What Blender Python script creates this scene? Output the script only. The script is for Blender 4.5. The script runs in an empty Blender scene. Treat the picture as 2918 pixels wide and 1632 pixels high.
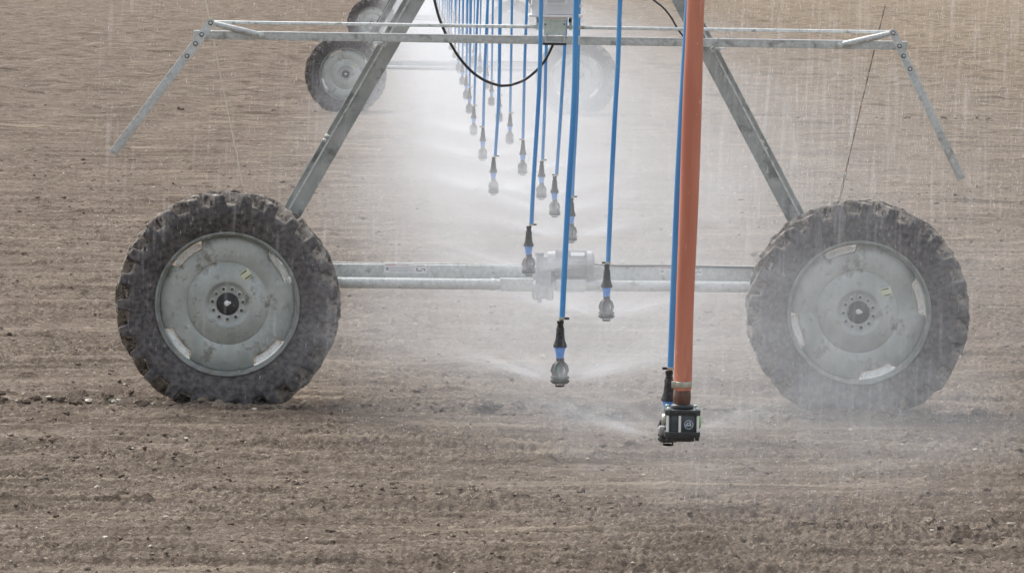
import bpy, math, random
import numpy as np
from mathutils import Vector, Matrix

random.seed(7)
rng = np.random.default_rng(11)
scn = bpy.context.scene

# ------------------------------------------------------------------ camera
W, HH, F = 2918.0, 1632.0, 12711.0        # photograph's frame and focal length in its own pixels
CAM = Vector((0.0, 0.0, 2.98))            # field level is z = 0, the irrigation line runs along +Y
VPX, VPY = 1178.7 - W / 2, -(-164.0 - HH / 2)
ROLL = math.radians(0.78)
Yc = Vector((VPX, VPY, -F)).normalized()
Zc = Vector((math.sin(ROLL), math.cos(ROLL), 0.0))
Zc = (Zc - Yc * Zc.dot(Yc)).normalized()
Xc = Yc.cross(Zc).normalized()
ROT = Matrix((Xc, Yc, Zc))                # camera -> world
cam_data = bpy.data.cameras.new("Camera")
cam_data.sensor_width = 36.0
cam_data.lens = 36.0 * F / W
cam_data.clip_start = 0.5
cam_data.clip_end = 6000.0
cam = bpy.data.objects.new("Camera", cam_data)
scn.collection.objects.link(cam)
cam.matrix_world = Matrix.Translation(CAM) @ ROT.to_4x4()
scn.camera = cam

# ------------------------------------------------------------------ light: overcast daylight
SUN_EL, SUN_AZ = math.radians(50), math.radians(-35)
world = bpy.data.worlds.new("World")
scn.world = world
world.use_nodes = True
wn, wl = world.node_tree.nodes, world.node_tree.links
bg = wn["Background"]
sky = wn.new("ShaderNodeTexSky")
sky.sky_type = 'NISHITA'
sky.sun_disc = False
sky.sun_elevation = SUN_EL
sky.sun_rotation = SUN_AZ
sky.air_density = 1.0
sky.dust_density = 4.0
hs = wn.new("ShaderNodeHueSaturation")
hs.inputs["Saturation"].default_value = 0.32
wl.new(sky.outputs[0], hs.inputs["Color"])
wl.new(hs.outputs[0], bg.inputs["Color"])
bg.inputs["Strength"].default_value = 0.15
sun_d = bpy.data.lights.new("Sun", 'SUN')
sun_d.energy = 1.2
sun_d.angle = math.radians(38)
sun_d.color = (1.0, 0.97, 0.93)
sun = bpy.data.objects.new("Sun", sun_d)
scn.collection.objects.link(sun)
sd = Vector((math.sin(SUN_AZ) * math.cos(SUN_EL), math.cos(SUN_AZ) * math.cos(SUN_EL), math.sin(SUN_EL)))
sun.rotation_euler = sd.to_track_quat('Z', 'Y').to_euler()
scn.view_settings.view_transform = 'Standard'
scn.view_settings.look = 'None'
scn.view_settings.gamma = 1.0
scn.view_settings.exposure = 0.86
scn.cycles.volume_bounces = 2
scn.cycles.max_bounces = 6
scn.cycles.diffuse_bounces = 2
scn.cycles.transparent_max_bounces = 32
scn.cycles.use_denoising = True

T1 = 28.6                                  # distance to the nearest tower
SPAN = 28.6 * 1.7433                       # one span of the irrigation line


def at(px, py, Y):
    """World point seen at photo pixel (px, py) lying in the plane at distance Y."""
    d = ROT @ Vector((px - W / 2, HH / 2 - py, -F))
    return CAM + d * (Y / d.y)


# ------------------------------------------------------------------ materials
def srgb(r, g, b):
    f = lambda c: c / 12.92 if c <= 0.04045 else ((c + 0.055) / 1.055) ** 2.4
    return (f(r / 255), f(g / 255), f(b / 255), 1.0)


def mat(name, c1, c2=None, scale=12.0, rough=0.6, metal=0.0, bump=0.0, bscale=60.0, c3=None, s3=40.0, t3=0.6,
        stretch=(1, 1, 1), lo=0.35, hi=0.65, tex='noise'):
    m = bpy.data.materials.new(name)
    m.use_nodes = True
    n, l = m.node_tree.nodes, m.node_tree.links
    p = n["Principled BSDF"]
    p.inputs["Roughness"].default_value = rough
    p.inputs["Metallic"].default_value = metal
    tc = n.new("ShaderNodeTexCoord")
    mp = n.new("ShaderNodeMapping")
    mp.inputs["Scale"].default_value = stretch
    l.new(tc.outputs["Object"], mp.inputs["Vector"])
    if c2 is None:
        c2 = tuple(x * 0.8 for x in c1[:3]) + (1,)
    if tex == 'voronoi':
        t = n.new("ShaderNodeTexVoronoi")
        t.inputs["Scale"].default_value = scale
        l.new(mp.outputs[0], t.inputs["Vector"])
        sep = n.new("ShaderNodeSeparateColor")
        l.new(t.outputs["Color"], sep.inputs[0])
        out = sep.outputs[0]
        lo, hi = 0.0, 1.0
    else:
        t = n.new("ShaderNodeTexNoise")
        t.inputs["Scale"].default_value = scale
        t.inputs["Detail"].default_value = 6
        l.new(mp.outputs[0], t.inputs["Vector"])
        out = t.outputs["Fac"]
    r = n.new("ShaderNodeValToRGB")
    r.color_ramp.elements[0].position = lo
    r.color_ramp.elements[1].position = hi
    r.color_ramp.elements[0].color = c1
    r.color_ramp.elements[1].color = c2
    l.new(out, r.inputs[0])
    col = r.outputs[0]
    if c3 is not None:
        t3n = n.new("ShaderNodeTexNoise")
        t3n.inputs["Scale"].default_value = s3
        t3n.inputs["Detail"].default_value = 8
        t3n.inputs["Roughness"].default_value = 0.65
        l.new(mp.outputs[0], t3n.inputs["Vector"])
        r3 = n.new("ShaderNodeValToRGB")
        r3.color_ramp.elements[0].position = t3 - 0.05
        r3.color_ramp.elements[1].position = t3 + 0.06
        l.new(t3n.outputs["Fac"], r3.inputs[0])
        mx = n.new("ShaderNodeMix")
        mx.data_type = 'RGBA'
        l.new(r3.outputs[0], mx.inputs[0])
        l.new(col, mx.inputs[6])
        mx.inputs[7].default_value = c3
        col = mx.outputs[2]
    l.new(col, p.inputs["Base Color"])
    if bump:
        b = n.new("ShaderNodeTexNoise")
        b.inputs["Scale"].default_value = bscale
        b.inputs["Detail"].default_value = 5
        l.new(mp.outputs[0], b.inputs["Vector"])
        bn = n.new("ShaderNodeBump")
        bn.inputs["Strength"].default_value = bump
        bn.inputs["Distance"].default_value = 0.006
        l.new(b.outputs["Fac"], bn.inputs["Height"])
        l.new(bn.outputs[0], p.inputs["Normal"])
    return m


MUD = srgb(128, 112, 95)
M = {}
M['galv'] = mat('galvanised_steel', (.50, .52, .505, 1), (.66, .68, .665, 1), 45, .42, .35, .12, 90,
                c3=(.22, .215, .19, 1), s3=16, t3=.63, tex='voronoi')
M['galv_dirty'] = mat('muddy_galvanised_steel', (.46, .48, .465, 1), (.60, .62, .60, 1), 60, .5, .3, .2, 60,
                      c3=(.31, .31, .285, 1), s3=14, t3=.60, tex='voronoi')
M['leg'] = mat('dull_galvanised_steel', (.29, .31, .30, 1), (.42, .44, .425, 1), 9, .45, .45, .1, 60,
               c3=(.17, .18, .175, 1), s3=7, t3=.58)
M['rim'] = mat('wheel_steel', (.36, .385, .36, 1), (.50, .53, .50, 1), 6, .5, .25, .15, 40,
               c3=(.24, .235, .21, 1), s3=11, t3=.59)
M['rimlip'] = mat('wheel_rim_steel', (.20, .215, .20, 1), (.32, .34, .32, 1), 14, .6, .0, .2, 60,
                  c3=(.20, .19, .165, 1), s3=12, t3=.57)
M['slot'] = mat('lit_slot_steel', (.68, .69, .66, 1), (.86, .87, .85, 1), 40, .5, 0, c3=(.42, .40, .36, 1), s3=60, t3=.62)  # pale colour stands in for light on the rim inside the slots
M['tyre'] = mat('muddy_rubber', (.040, .037, .040, 1), (.135, .123, .120, 1), 30, .55, 0, 1.0, 40,
                c3=(.13, .11, .088, 1), s3=14, t3=.62)
M['tread'] = mat('dried_mud_on_tread', (.10, .090, .082, 1), (.30, .265, .225, 1), 15, .95, 0, 1.0, 50,
                 c3=(.035, .031, .030, 1), s3=20, t3=.55)
M['hub'] = mat('black_hub', (.012, .012, .013, 1), (.035, .034, .035, 1), 40, .55)
M['nut'] = mat('dull_nut', (.07, .075, .075, 1), (.15, .155, .15, 1), 60, .5, .4)
M['boltsteel'] = mat('zinc_bolt', (.5, .51, .49, 1), (.66, .67, .64, 1), 60, .4, .3)
M['white'] = mat('white_plastic', (.72, .73, .73, 1), (.82, .82, .82, 1), 20, .5)
M['decal'] = mat('decal_white', (.74, .75, .76, 1), (.82, .82, .83, 1), 30, .6)
M['sticker'] = mat('pale_yellow_sticker', (.52, .53, .33, 1), (.66, .67, .48, 1), 60, .6)
M['ink'] = mat('black_ink', (.03, .03, .03, 1), (.05, .05, .05, 1), 30, .6)
M['inkgrey'] = mat('grey_ink', (.25, .25, .26, 1), (.3, .3, .31, 1), 30, .6)
M['red'] = mat('red_ink', (.6, .06, .07, 1), (.65, .08, .09, 1), 30, .6)
M['hose'] = mat('blue_hose', (.055, .25, .58, 1), (.10, .36, .70, 1), 5, .38, 0, .05, 30, stretch=(1, 1, .3))
M['adapter'] = mat('light_blue_plastic', (.10, .27, .78, 1), (.2, .42, .88, 1), 40, .4)
M['black'] = mat('black_plastic', (.008, .009, .010, 1), (.035, .037, .038, 1), 60, .5, 0, .3, 90)
M['dkgreen'] = mat('dark_green_plastic', (.006, .011, .009, 1), (.018, .028, .025, 1), 60, .5)
M['teal'] = mat('teal_plastic', (.02, .32, .22, 1), (.04, .42, .3, 1), 60, .4)
M['orange'] = mat('orange_layflat_hose', (.50, .165, .098, 1), (.66, .255, .160, 1), 8, .5, 0, .3, 20,
                  stretch=(1.6, 1.6, .14), c3=(.44, .16, .11, 1), s3=9, t3=.6)
M['brown'] = mat('brown_rubber_cuff', (.085, .038, .026, 1), (.15, .07, .045, 1), 30, .5, stretch=(2, 2, .3))
M['clampsteel'] = mat('band_clamp_steel', (.38, .38, .32, 1), (.55, .55, .47, 1), 30, .35, .5)
M['lime'] = mat('lime_green_plastic', (.30, .62, .22, 1), (.36, .70, .28, 1), 30, .4)
M['valve'] = mat('black_valve_plastic', (.018, .02, .02, 1), (.04, .043, .042, 1), 40, .35, 0, .1, 80)
M['valvewin'] = mat('dark_valve_side', (.035, .045, .047, 1), (.07, .085, .088, 1), 18, .35)
M['emblem'] = mat('pale_emblem', (.32, .42, .52, 1), (.55, .62, .66, 1), 90, .4)
M['box'] = mat('grey_cabinet_paint', (.68, .69, .70, 1), (.76, .77, .78, 1), 8, .45)
M['boxlip'] = mat('pale_cabinet_edge', (.78, .79, .79, 1), (.84, .84, .83, 1), 20, .45)
M['plate'] = mat('greenish_zinc_plate', (.48, .55, .50, 1), (.58, .65, .60, 1), 30, .45, .3, c3=(.3, .33, .28, 1), s3=60, t3=.62)
M['cable'] = mat('black_cable', (.012, .013, .016, 1), (.03, .032, .036, 1), 30, .4)
M['wire'] = mat('rusty_twisted_wire', (.12, .085, .06, 1), (.30, .25, .19, 1), 60, .7)
M['wire_pale'] = mat('pale_twisted_wire', (.62, .55, .43, 1), (.80, .74, .62, 1), 60, .6)
M['motor'] = mat('grey_motor_paint', (.30, .30, .31, 1), (.42, .42, .43, 1), 30, .5)
M['stone'] = mat('pale_stone', (.40, .36, .29, 1), (.62, .57, .47, 1), 30, .8, 0, .5, 60)


def ground_material(name, clod=False):
    m = bpy.data.materials.new(name)
    m.use_nodes = True
    n, l = m.node_tree.nodes, m.node_tree.links
    p = n["Principled BSDF"]
    p.inputs["Roughness"].default_value = 1.0
    p.inputs["Specular IOR Level"].default_value = 0.03
    geo = n.new("ShaderNodeNewGeometry")

    def noise(scale, detail=5, rough=.6, stretch=(1, 1, 1)):
        mp = n.new("ShaderNodeMapping")
        mp.inputs["Scale"].default_value = stretch
        l.new(geo.outputs["Position"], mp.inputs["Vector"])
        t = n.new("ShaderNodeTexNoise")
        t.inputs["Scale"].default_value = scale
        t.inputs["Detail"].default_value = detail
        t.inputs["Roughness"].default_value = rough
        l.new(mp.outputs[0], t.inputs["Vector"])
        return t.outputs["Fac"]

    def ramp(src, a, b, ca=(0, 0, 0, 1), cb=(1, 1, 1, 1)):
        r = n.new("ShaderNodeValToRGB")
        r.color_ramp.elements[0].position = a
        r.color_ramp.elements[1].position = b
        r.color_ramp.elements[0].color = ca
        r.color_ramp.elements[1].color = cb
        l.new(src, r.inputs[0])
        return r.outputs[0]

    def mix(f, a, b, kind='MIX'):
        x = n.new("ShaderNodeMix")
        x.data_type = 'RGBA'
        x.blend_type = kind
        if isinstance(f, float):
            x.inputs[0].default_value = f
        else:
            l.new(f, x.inputs[0])
        for s, v in ((6, a), (7, b)):
            if isinstance(v, tuple):
                x.inputs[s].default_value = v
            else:
                l.new(v, x.inputs[s])
        return x.outputs[2]

    wet = ramp(noise(2.2, 8, .62, (.5, 1.6, 1)), .36, .66, (.142, .112, .091, 1), (.228, .186, .152, 1))
    # drier, sandier soil towards the right-hand side of the field
    sep = n.new("ShaderNodeSeparateXYZ")
    l.new(geo.outputs["Position"], sep.inputs[0])
    dv = n.new("ShaderNodeMath"); dv.operation = 'MULTIPLY_ADD'
    l.new(sep.outputs["X"], dv.inputs[0]); dv.inputs[1].default_value = .065; dv.inputs[2].default_value = -.28
    ad = n.new("ShaderNodeMath"); ad.operation = 'ADD'; ad.use_clamp = True
    nm = n.new("ShaderNodeMath"); nm.operation = 'MULTIPLY_ADD'
    l.new(noise(.55, 5, .6, (.25, 1, 1)), nm.inputs[0]); nm.inputs[1].default_value = 1.1; nm.inputs[2].default_value = -.45
    l.new(dv.outputs[0], ad.inputs[0]); l.new(nm.outputs[0], ad.inputs[1])
    dry = ramp(noise(3.0, 8, .62, (.5, 1.6, 1)), .36, .66, (.192, .154, .114, 1), (.300, .244, .182, 1))
    col = mix(ad.outputs[0], wet, dry)
    # fine light grains and dark crumbs; furrow lines put into the colour as streaks
    col = mix(ramp(noise(26, 4, .75, (.7, 1, 1)), .53, .70), col, (.38, .325, .25, 1))
    col = mix(ramp(noise(17, 5, .75, (.6, 1.1, 1)), .51, .68), col, (.092, .071, .053, 1))
    col = mix(ramp(noise(3.2, 8, .72, (.16, 1.7, 1)), .48, .66), col, (.105, .083, .065, 1))
    col = mix(ramp(noise(3.1, 6, .66, (.14, 1.7, 1)), .54, .68), col, (.29, .241, .187, 1))
    col = mix(ramp(noise(70, 2, .5, (1, 1, 1)), .66, .72), col, (.46, .41, .33, 1))
    if clod:                                 # lumps have dried paler than the field
        hv = n.new("ShaderNodeHueSaturation"); hv.inputs["Value"].default_value = 1.3
        l.new(col, hv.inputs["Color"]); col = hv.outputs[0]
    l.new(col, p.inputs["Base Color"])
    b1 = n.new("ShaderNodeBump"); b1.inputs["Strength"].default_value = 1.0; b1.inputs["Distance"].default_value = .03
    l.new(noise(38, 5, .65), b1.inputs["Height"])
    l.new(b1.outputs[0], p.inputs["Normal"])
    return m


M['soil'] = ground_material('tilled_soil')
M['clod'] = ground_material('dry_clod', True)


def vol_mat(name, dens, col=(.935, .965, 1.0, 1)):
    m = bpy.data.materials.new(name)
    m.use_nodes = True
    n, l = m.node_tree.nodes, m.node_tree.links
    n.remove(n["Principled BSDF"])
    v = n.new("ShaderNodeVolumePrincipled")
    v.inputs["Color"].default_value = col
    v.inputs["Density"].default_value = dens
    v.inputs["Anisotropy"].default_value = 0.0
    l.new(v.outputs[0], n["Material Output"].inputs["Volume"])
    return m


# ------------------------------------------------------------------ mesh helpers
def link(o):
    scn.collection.objects.link(o)
    return o


def tag(o, label=None, cat=None, group=None, kind=None):
    for k, v in (('label', label), ('category', cat), ('group', group), ('kind', kind)):
        if v:
            o[k] = v
    return o


def empty(name, loc, label, cat, group=None):
    o = bpy.data.objects.new(name, None)
    o.empty_display_size = 0.1
    o.location = loc
    link(o)
    return tag(o, label, cat, group)


class MB:
    """Collects shapes; build() links them as one mesh object. Points are in the world, or in the
    parent's own axes when build(local=True)."""

    def __init__(self):
        self.v, self.f, self.m, self.mats = [], [], [], []

    def slot(self, m):
        if m not in self.mats:
            self.mats.append(m)
        return self.mats.index(m)

    def add(self, verts, faces, m):
        s, b = self.slot(m), len(self.v)
        self.v += [tuple(p) for p in verts]
        for f in faces:
            self.f.append([i + b for i in f])
            self.m.append(s)

    def box(self, c, size, m, R=None):
        c = Vector(c)
        vs = []
        for z in (-.5, .5):
            for y in (-.5, .5):
                for x in (-.5, .5):
                    p = Vector((x * size[0], y * size[1], z * size[2]))
                    vs.append(c + (R @ p if R else p))
        self.add(vs, [(0, 2, 3, 1), (4, 5, 7, 6), (0, 1, 5, 4), (2, 6, 7, 3), (0, 4, 6, 2), (1, 3, 7, 5)], m)

    def bar(self, a, b, w, d, m, up=(0, 1, 0), off=(0, 0)):
        """Rectangular bar from a to b; d is its size along `up`, w across."""
        a, b = Vector(a), Vector(b)
        t = (b - a).normalized()
        u = Vector(up)
        u = (u - t * u.dot(t)).normalized()
        s = t.cross(u)
        vs = []
        for p in (a, b):
            for i, j in ((-1, -1), (1, -1), (1, 1), (-1, 1)):
                vs.append(p + s * (i * w / 2 + off[0]) + u * (j * d / 2 + off[1]))
        self.add(vs, [(0, 1, 2, 3), (7, 6, 5, 4), (0, 4, 5, 1), (1, 5, 6, 2), (2, 6, 7, 3), (3, 7, 4, 0)], m)

    def tube(self, pts, r, m, seg=12, sq=1.0, caps=True, flat_axis=(0, 1, 0)):
        pts = [Vector(p) for p in pts]
        rs = r if isinstance(r, (list, tuple)) else [r] * len(pts)
        vs, fs = [], []
        for i, p in enumerate(pts):
            t = (pts[min(i + 1, len(pts) - 1)] - pts[max(i - 1, 0)]).normalized()
            u = Vector(flat_axis)
            if abs(t.dot(u)) > .98:
                u = Vector((1, 0, 0))
            u = (u - t * u.dot(t)).normalized()
            s = t.cross(u)
            for k in range(seg):
                a = 2 * math.pi * k / seg
                vs.append(p + s * math.cos(a) * rs[i] + u * math.sin(a) * rs[i] * sq)
        n = len(pts)
        for i in range(n - 1):
            for k in range(seg):
                k2 = (k + 1) % seg
                fs.append((i * seg + k, (i + 1) * seg + k, (i + 1) * seg + k2, i * seg + k2))
        if caps:
            fs.append(tuple(range(seg)))
            fs.append(tuple((n - 1) * seg + k for k in reversed(range(seg))))
        self.add(vs, fs, m)

    def lathe(self, c, prof, m, seg=24, axis='Z', ribs=0, ribd=0.0, phase=0.0):
        """prof: list of (r, h) along the axis. Closed by caps."""
        c = Vector(c)
        vs, fs = [], []
        for r, h in prof:
            for k in range(seg):
                a = 2 * math.pi * k / seg + phase
                rr = r * (1 - ribd * (.5 + .5 * math.cos(a * ribs))) if ribs else r
                x, y = rr * math.cos(a), rr * math.sin(a)
                p = {'Z': (x, y, h), 'Y': (x, h, y), 'X': (h, x, y)}[axis]
                vs.append(c + Vector(p))
        n = len(prof)
        for i in range(n - 1):
            for k in range(seg):
                k2 = (k + 1) % seg
                fs.append((i * seg + k, i * seg + k2, (i + 1) * seg + k2, (i + 1) * seg + k))
        fs.append(tuple(reversed(range(seg))))
        fs.append(tuple((n - 1) * seg + k for k in range(seg)))
        self.add(vs, fs, m)

    def build(self, name, parent=None, local=False, smooth=True, bevel=0.0):
        me = bpy.data.meshes.new(name)
        off = Vector((0, 0, 0))
        q = parent
        while q is not None and not local:
            off += q.location
            q = q.parent
        me.from_pydata([tuple(Vector(p) - off) for p in self.v], [], self.f)
        for m in self.mats:
            me.materials.append(M[m] if isinstance(m, str) else m)
        me.polygons.foreach_set("material_index", self.m)
        me.update()
        import bmesh
        bm = bmesh.new()
        bm.from_mesh(me)
        bmesh.ops.recalc_face_normals(bm, faces=bm.faces)
        if bevel:
            bmesh.ops.bevel(bm, geom=[e for e in bm.edges if len(e.link_faces) == 2 and e.calc_face_angle(0) > .7],
                            offset=bevel, segments=2, affect='EDGES', profile=.6)
        bm.to_mesh(me)
        bm.free()
        if smooth:
            me.polygons.foreach_set("use_smooth", [True] * len(me.polygons))
            me.set_sharp_from_angle(angle=math.radians(35))
        o = link(bpy.data.objects.new(name, me))
        if parent is not None:
            o.parent = parent
        return o


# ------------------------------------------------------------------ noise
def _hash(ix, iy, seed):
    h = (ix.astype(np.int64) * 374761393 + iy.astype(np.int64) * 668265263 + seed * 1442695041) & 0xFFFFFFFF
    h = ((h ^ (h >> 13)) * 1274126177) & 0xFFFFFFFF
    h = ((h ^ (h >> 16)) * 2246822519) & 0xFFFFFFFF
    return (h ^ (h >> 15)) & 0xFFFF


def perlin(x, y, seed=0):
    x = np.asarray(x, float); y = np.asarray(y, float)
    ix, iy = np.floor(x), np.floor(y)
    fx, fy = x - ix, y - iy
    u = fx * fx * fx * (fx * (fx * 6 - 15) + 10)
    v = fy * fy * fy * (fy * (fy * 6 - 15) + 10)

    def g(dx, dy):
        a = _hash(ix + dx, iy + dy, seed) * (2 * math.pi / 65536)
        return np.cos(a) * (fx - dx) + np.sin(a) * (fy - dy)
    a = g(0, 0) + u * (g(1, 0) - g(0, 0))
    b = g(0, 1) + u * (g(1, 1) - g(0, 1))
    return (a + v * (b - a)) * 1.5


def sstep(a, b, x):
    t = np.clip((x - a) / (b - a), 0, 1)
    return t * t * (3 - 2 * t)


RUTS = [T1 - .02 + SPAN * k for k in range(5)]


def rough_line(x):
    return 23.8 - .81 * np.minimum(x - .55, 0) - .5 * np.maximum(x - .55, 0) + .10 * np.sin(x * 2.1)


def height(x, y):
    x = np.asarray(x, float); y = np.asarray(y, float)
    yy = np.maximum(y, 1.0)
    h = 0.030 * perlin(x * .25, y * .22, 1)
    wx = .6 * perlin(x * .5, y * .5, 2)
    # harrow lines running across the picture
    h += .040 * perlin(x * .22 + wx, (y + .05 * x) * 2.6 + .8 * wx, 3)
    fine = perlin(x * .5 + 2 * wx, (y + .05 * x) * 4.7 + wx, 11)
    h += .022 * (.3 - np.abs(fine))
    h += .020 * perlin(x * .55, (y + .05 * x) * 8.0 + wx, 4) * sstep(150, 60, yy)
    rough = np.clip(.80 + 1.0 * perlin(x * .35, y * .55, 5), .42, 1.4)
    band = np.exp(-((y - rough_line(x)) / .34) ** 2) * sstep(-.5, .3, perlin(x * .7, y * .2, 15))
    rough = rough + 1.0 * band
    h += .030 * band * (.6 + .6 * perlin(x * 1.6, y * 2.0, 6))
    # clods, finer ones only where the sheet is fine enough to carry them
    n1 = perlin(x * 4.5 + wx, y * 4.5, 7)
    h += .010 * rough * (np.abs(n1) - .25)
    n2 = perlin(x * 10, y * 10 + wx, 8)
    h += .016 * rough * (np.abs(n2) - .25) * sstep(170, 70, yy)
    n3 = perlin(x * 17 + wx, y * 24, 9)
    h += .023 * rough * (np.abs(n3) - .25) * sstep(85, 42, yy)
    n4 = perlin(x * 43, y * 36, 10)
    h += .012 * rough * n4 * sstep(50, 30, yy)
    # broad clumps that still read far off
    h += .085 * (np.abs(perlin(x * .75, (y + .05 * x) * 1.15, 13)) - .25) * sstep(45, 120, yy)
    h += .060 * perlin(x * 1.9, (y + .05 * x) * 2.1, 14) * sstep(45, 110, yy)
    # scattered bigger lumps
    n5 = perlin(x * 3.1, y * 2.7, 12)
    h += .026 * sstep(.45, .8, n5)
    # wheel tracks
    for i, r in enumerate(RUTS):
        d = y - r
        rut = np.exp(-(d / .19) ** 4) * (1.0 if i == 0 else .5)
        h = h * (1 - .7 * rut) - .065 * rut
        berm = np.exp(-((d + .33) / .12) ** 2) + .8 * np.exp(-((d - .33) / .13) ** 2)
        h += (1.0 if i == 0 else .55) * np.maximum(.75 if i == 0 else 0, sstep(-.6, .4, perlin(x * .6, y * .1, 50 + i))) * berm * (.028 + .045 * np.abs(perlin(x * 3.5, y * 3.5, 20 + i)) + .02 * perlin(x * 9, y * 9, 30 + i))
    return h


# ------------------------------------------------------------------ ground sheet
xr = np.concatenate([[-60, -20, -6, -2.2, -.9, -.4, -.2], np.arange(-.125, .1701, .00042), [.2, .25, .4, .9, 2.2, 6, 20, 60]])
ky = np.exp(np.arange(math.log(19.6), math.log(262), .00105))
ky = np.concatenate([[-2500, -600, -150, -40, -10, 3, 9, 14, 17, 18.8], ky, [300, 380, 600, 1200, 3000, 6000]])
XX = xr[None, :] * np.clip(ky, 20, 300)[:, None]
YY = np.repeat(ky[:, None], len(xr), 1)
far = sstep(300, 262, YY) * sstep(15, 19, YY) * sstep(.45, .2, np.abs(XX) / np.clip(YY, 1, None))
ZZ = height(XX, YY) * far
nr, nc = XX.shape
co = np.stack([XX, YY, ZZ], -1).reshape(-1, 3).astype(np.float32)
ii = np.arange(nr * nc, dtype=np.int32).reshape(nr, nc)
quads = np.stack([ii[:-1, :-1], ii[:-1, 1:], ii[1:, 1:], ii[1:, :-1]], -1).reshape(-1)
gme = bpy.data.meshes.new("ground")
gme.vertices.add(nr * nc)
gme.vertices.foreach_set("co", co.ravel())
nq = len(quads) // 4
gme.loops.add(nq * 4)
gme.loops.foreach_set("vertex_index", quads)
gme.polygons.add(nq)
gme.polygons.foreach_set("loop_start", np.arange(0, nq * 4, 4, dtype=np.int32))
gme.polygons.foreach_set("use_smooth", np.ones(nq, dtype=bool))
gme.materials.append(M['soil'])
gme.update()
gme.validate()
tag(link(bpy.data.objects.new("ground", gme)), 'brown tilled soil of the open field with fine harrow lines', 'field', kind='structure')
del XX, YY, ZZ, co, quads, ii


def rocks(name, xs, ys, sizes, mname, flat=.65, sink=.3):
    """Many small irregular lumps as one mesh."""
    import bmesh
    bm = bmesh.new()
    bmesh.ops.create_icosphere(bm, subdivisions=2, radius=1)
    bv = np.array([v.co[:] for v in bm.verts])
    bf = np.array([[v.index for v in f.verts] for f in bm.faces])
    bm.free()
    shapes = []
    for k in range(10):
        o = rng.uniform(0, 50, 3)
        s = 1 + .45 * perlin(bv[:, 0] * 1.3 + o[0], bv[:, 1] * 1.3 + bv[:, 2] * 1.1 + o[1], 40 + k) \
              + .25 * perlin(bv[:, 2] * 3 + o[2], bv[:, 0] * 3 - bv[:, 1] * 2, 60 + k)
        shapes.append(bv * s[:, None])
    zs = height(xs, ys)
    V, Fc = [], []
    nv = len(bv)
    for i in range(len(xs)):
        p = shapes[rng.integers(10)]
        a = rng.uniform(0, 6.28)
        c, s = math.cos(a), math.sin(a)
        sx, sy, sz = sizes[i] * rng.uniform(.8, 1.5), sizes[i] * rng.uniform(.7, 1.1), sizes[i] * flat * rng.uniform(.7, 1.1)
        q = p * np.array([sx, sy, sz])
        V.append(np.stack([q[:, 0] * c - q[:, 1] * s + xs[i], q[:, 0] * s + q[:, 1] * c + ys[i], q[:, 2] + zs[i] + sz * (1 - sink) * .5], -1))
        Fc.append(bf + i * nv)
    V = np.concatenate(V).astype(np.float32)
    Fc = np.concatenate(Fc).astype(np.int32)
    me = bpy.data.meshes.new(name)
    me.vertices.add(len(V)); me.vertices.foreach_set("co", V.ravel())
    me.loops.add(Fc.size); me.loops.foreach_set("vertex_index", Fc.ravel())
    me.polygons.add(len(Fc)); me.polygons.foreach_set("loop_start", np.arange(0, Fc.size, 3, dtype=np.int32))
    me.polygons.foreach_set("use_smooth", np.zeros(len(Fc), dtype=bool))
    me.materials.append(M[mname])
    me.update(); me.validate()
    return link(bpy.data.objects.new(name, me))


def scatter(n, y0, y1, p=2.0):
    u = rng.uniform(0, 1, n)
    y = y0 * (y1 / y0) ** u
    x = y * rng.uniform(-.115, .16, n)
    return x, y


x1, y1 = scatter(7000, 20.3, 60)
s1 = np.exp(rng.normal(math.log(.0075), .45, len(x1))).clip(.004, .026) * (.6 + y1 / 60)
xb = rng.uniform(-4.2, 6.5, 520); yb = RUTS[0] - .34 + rng.normal(0, .08, 520)
sb = np.exp(rng.normal(math.log(.018), .55, 520)).clip(.007, .055)
xd = rng.uniform(-3, 4, 240); yd = rough_line(xd) + rng.normal(0, .28, 240)
sdd = np.exp(rng.normal(math.log(.012), .45, 240)).clip(.005, .032)
xe = rng.uniform(-9, 16, 260); ye = RUTS[1] - .33 + rng.normal(0, .1, 260)
se = np.exp(rng.normal(math.log(.018), .5, 260)).clip(.01, .05)
o = rocks("soil_clods", np.concatenate([x1, xb, xd, xe]), np.concatenate([y1, yb, yd, ye]), np.concatenate([s1, sb, sdd, se]), 'clod')
tag(o, 'loose brown clods of earth scattered over the tilled field', 'clods', kind='stuff')
x2, y2 = scatter(900, 20.3, 90)
s2 = np.exp(rng.normal(math.log(.006), .4, len(x2))).clip(.003, .016) * (.5 + y2 / 50)
x3 = rng.uniform(-3.3, -1.4, 40); y3 = RUTS[0] - .35 + rng.normal(0, .07, 40); s3 = rng.uniform(.010, .028, 40)
o = rocks("pebbles", np.concatenate([x2, x3]), np.concatenate([y2, y3]), np.concatenate([s2, s3]), 'stone')
tag(o, 'small pale pebbles lying in the tilled soil', 'pebbles', kind='stuff')
p = at(2776, 1284, 26.1)
yst = CAM.z / ((1284 + 164 - .0136 * (2776 - 1179)) / F)
p = at(2776, 1284, yst)
o = rocks("stone", np.array([p.x]), np.array([p.y]), np.array([.018]), 'stone', sink=0)
tag(o, 'pale cream stone lying alone on the soil at lower right', 'stone')

# ------------------------------------------------------------------ wheel (local axes: hub at origin, axle along Y, camera side is -Y)
R = 0.713
RR = 0.465                                 # rim lip radius


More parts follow.
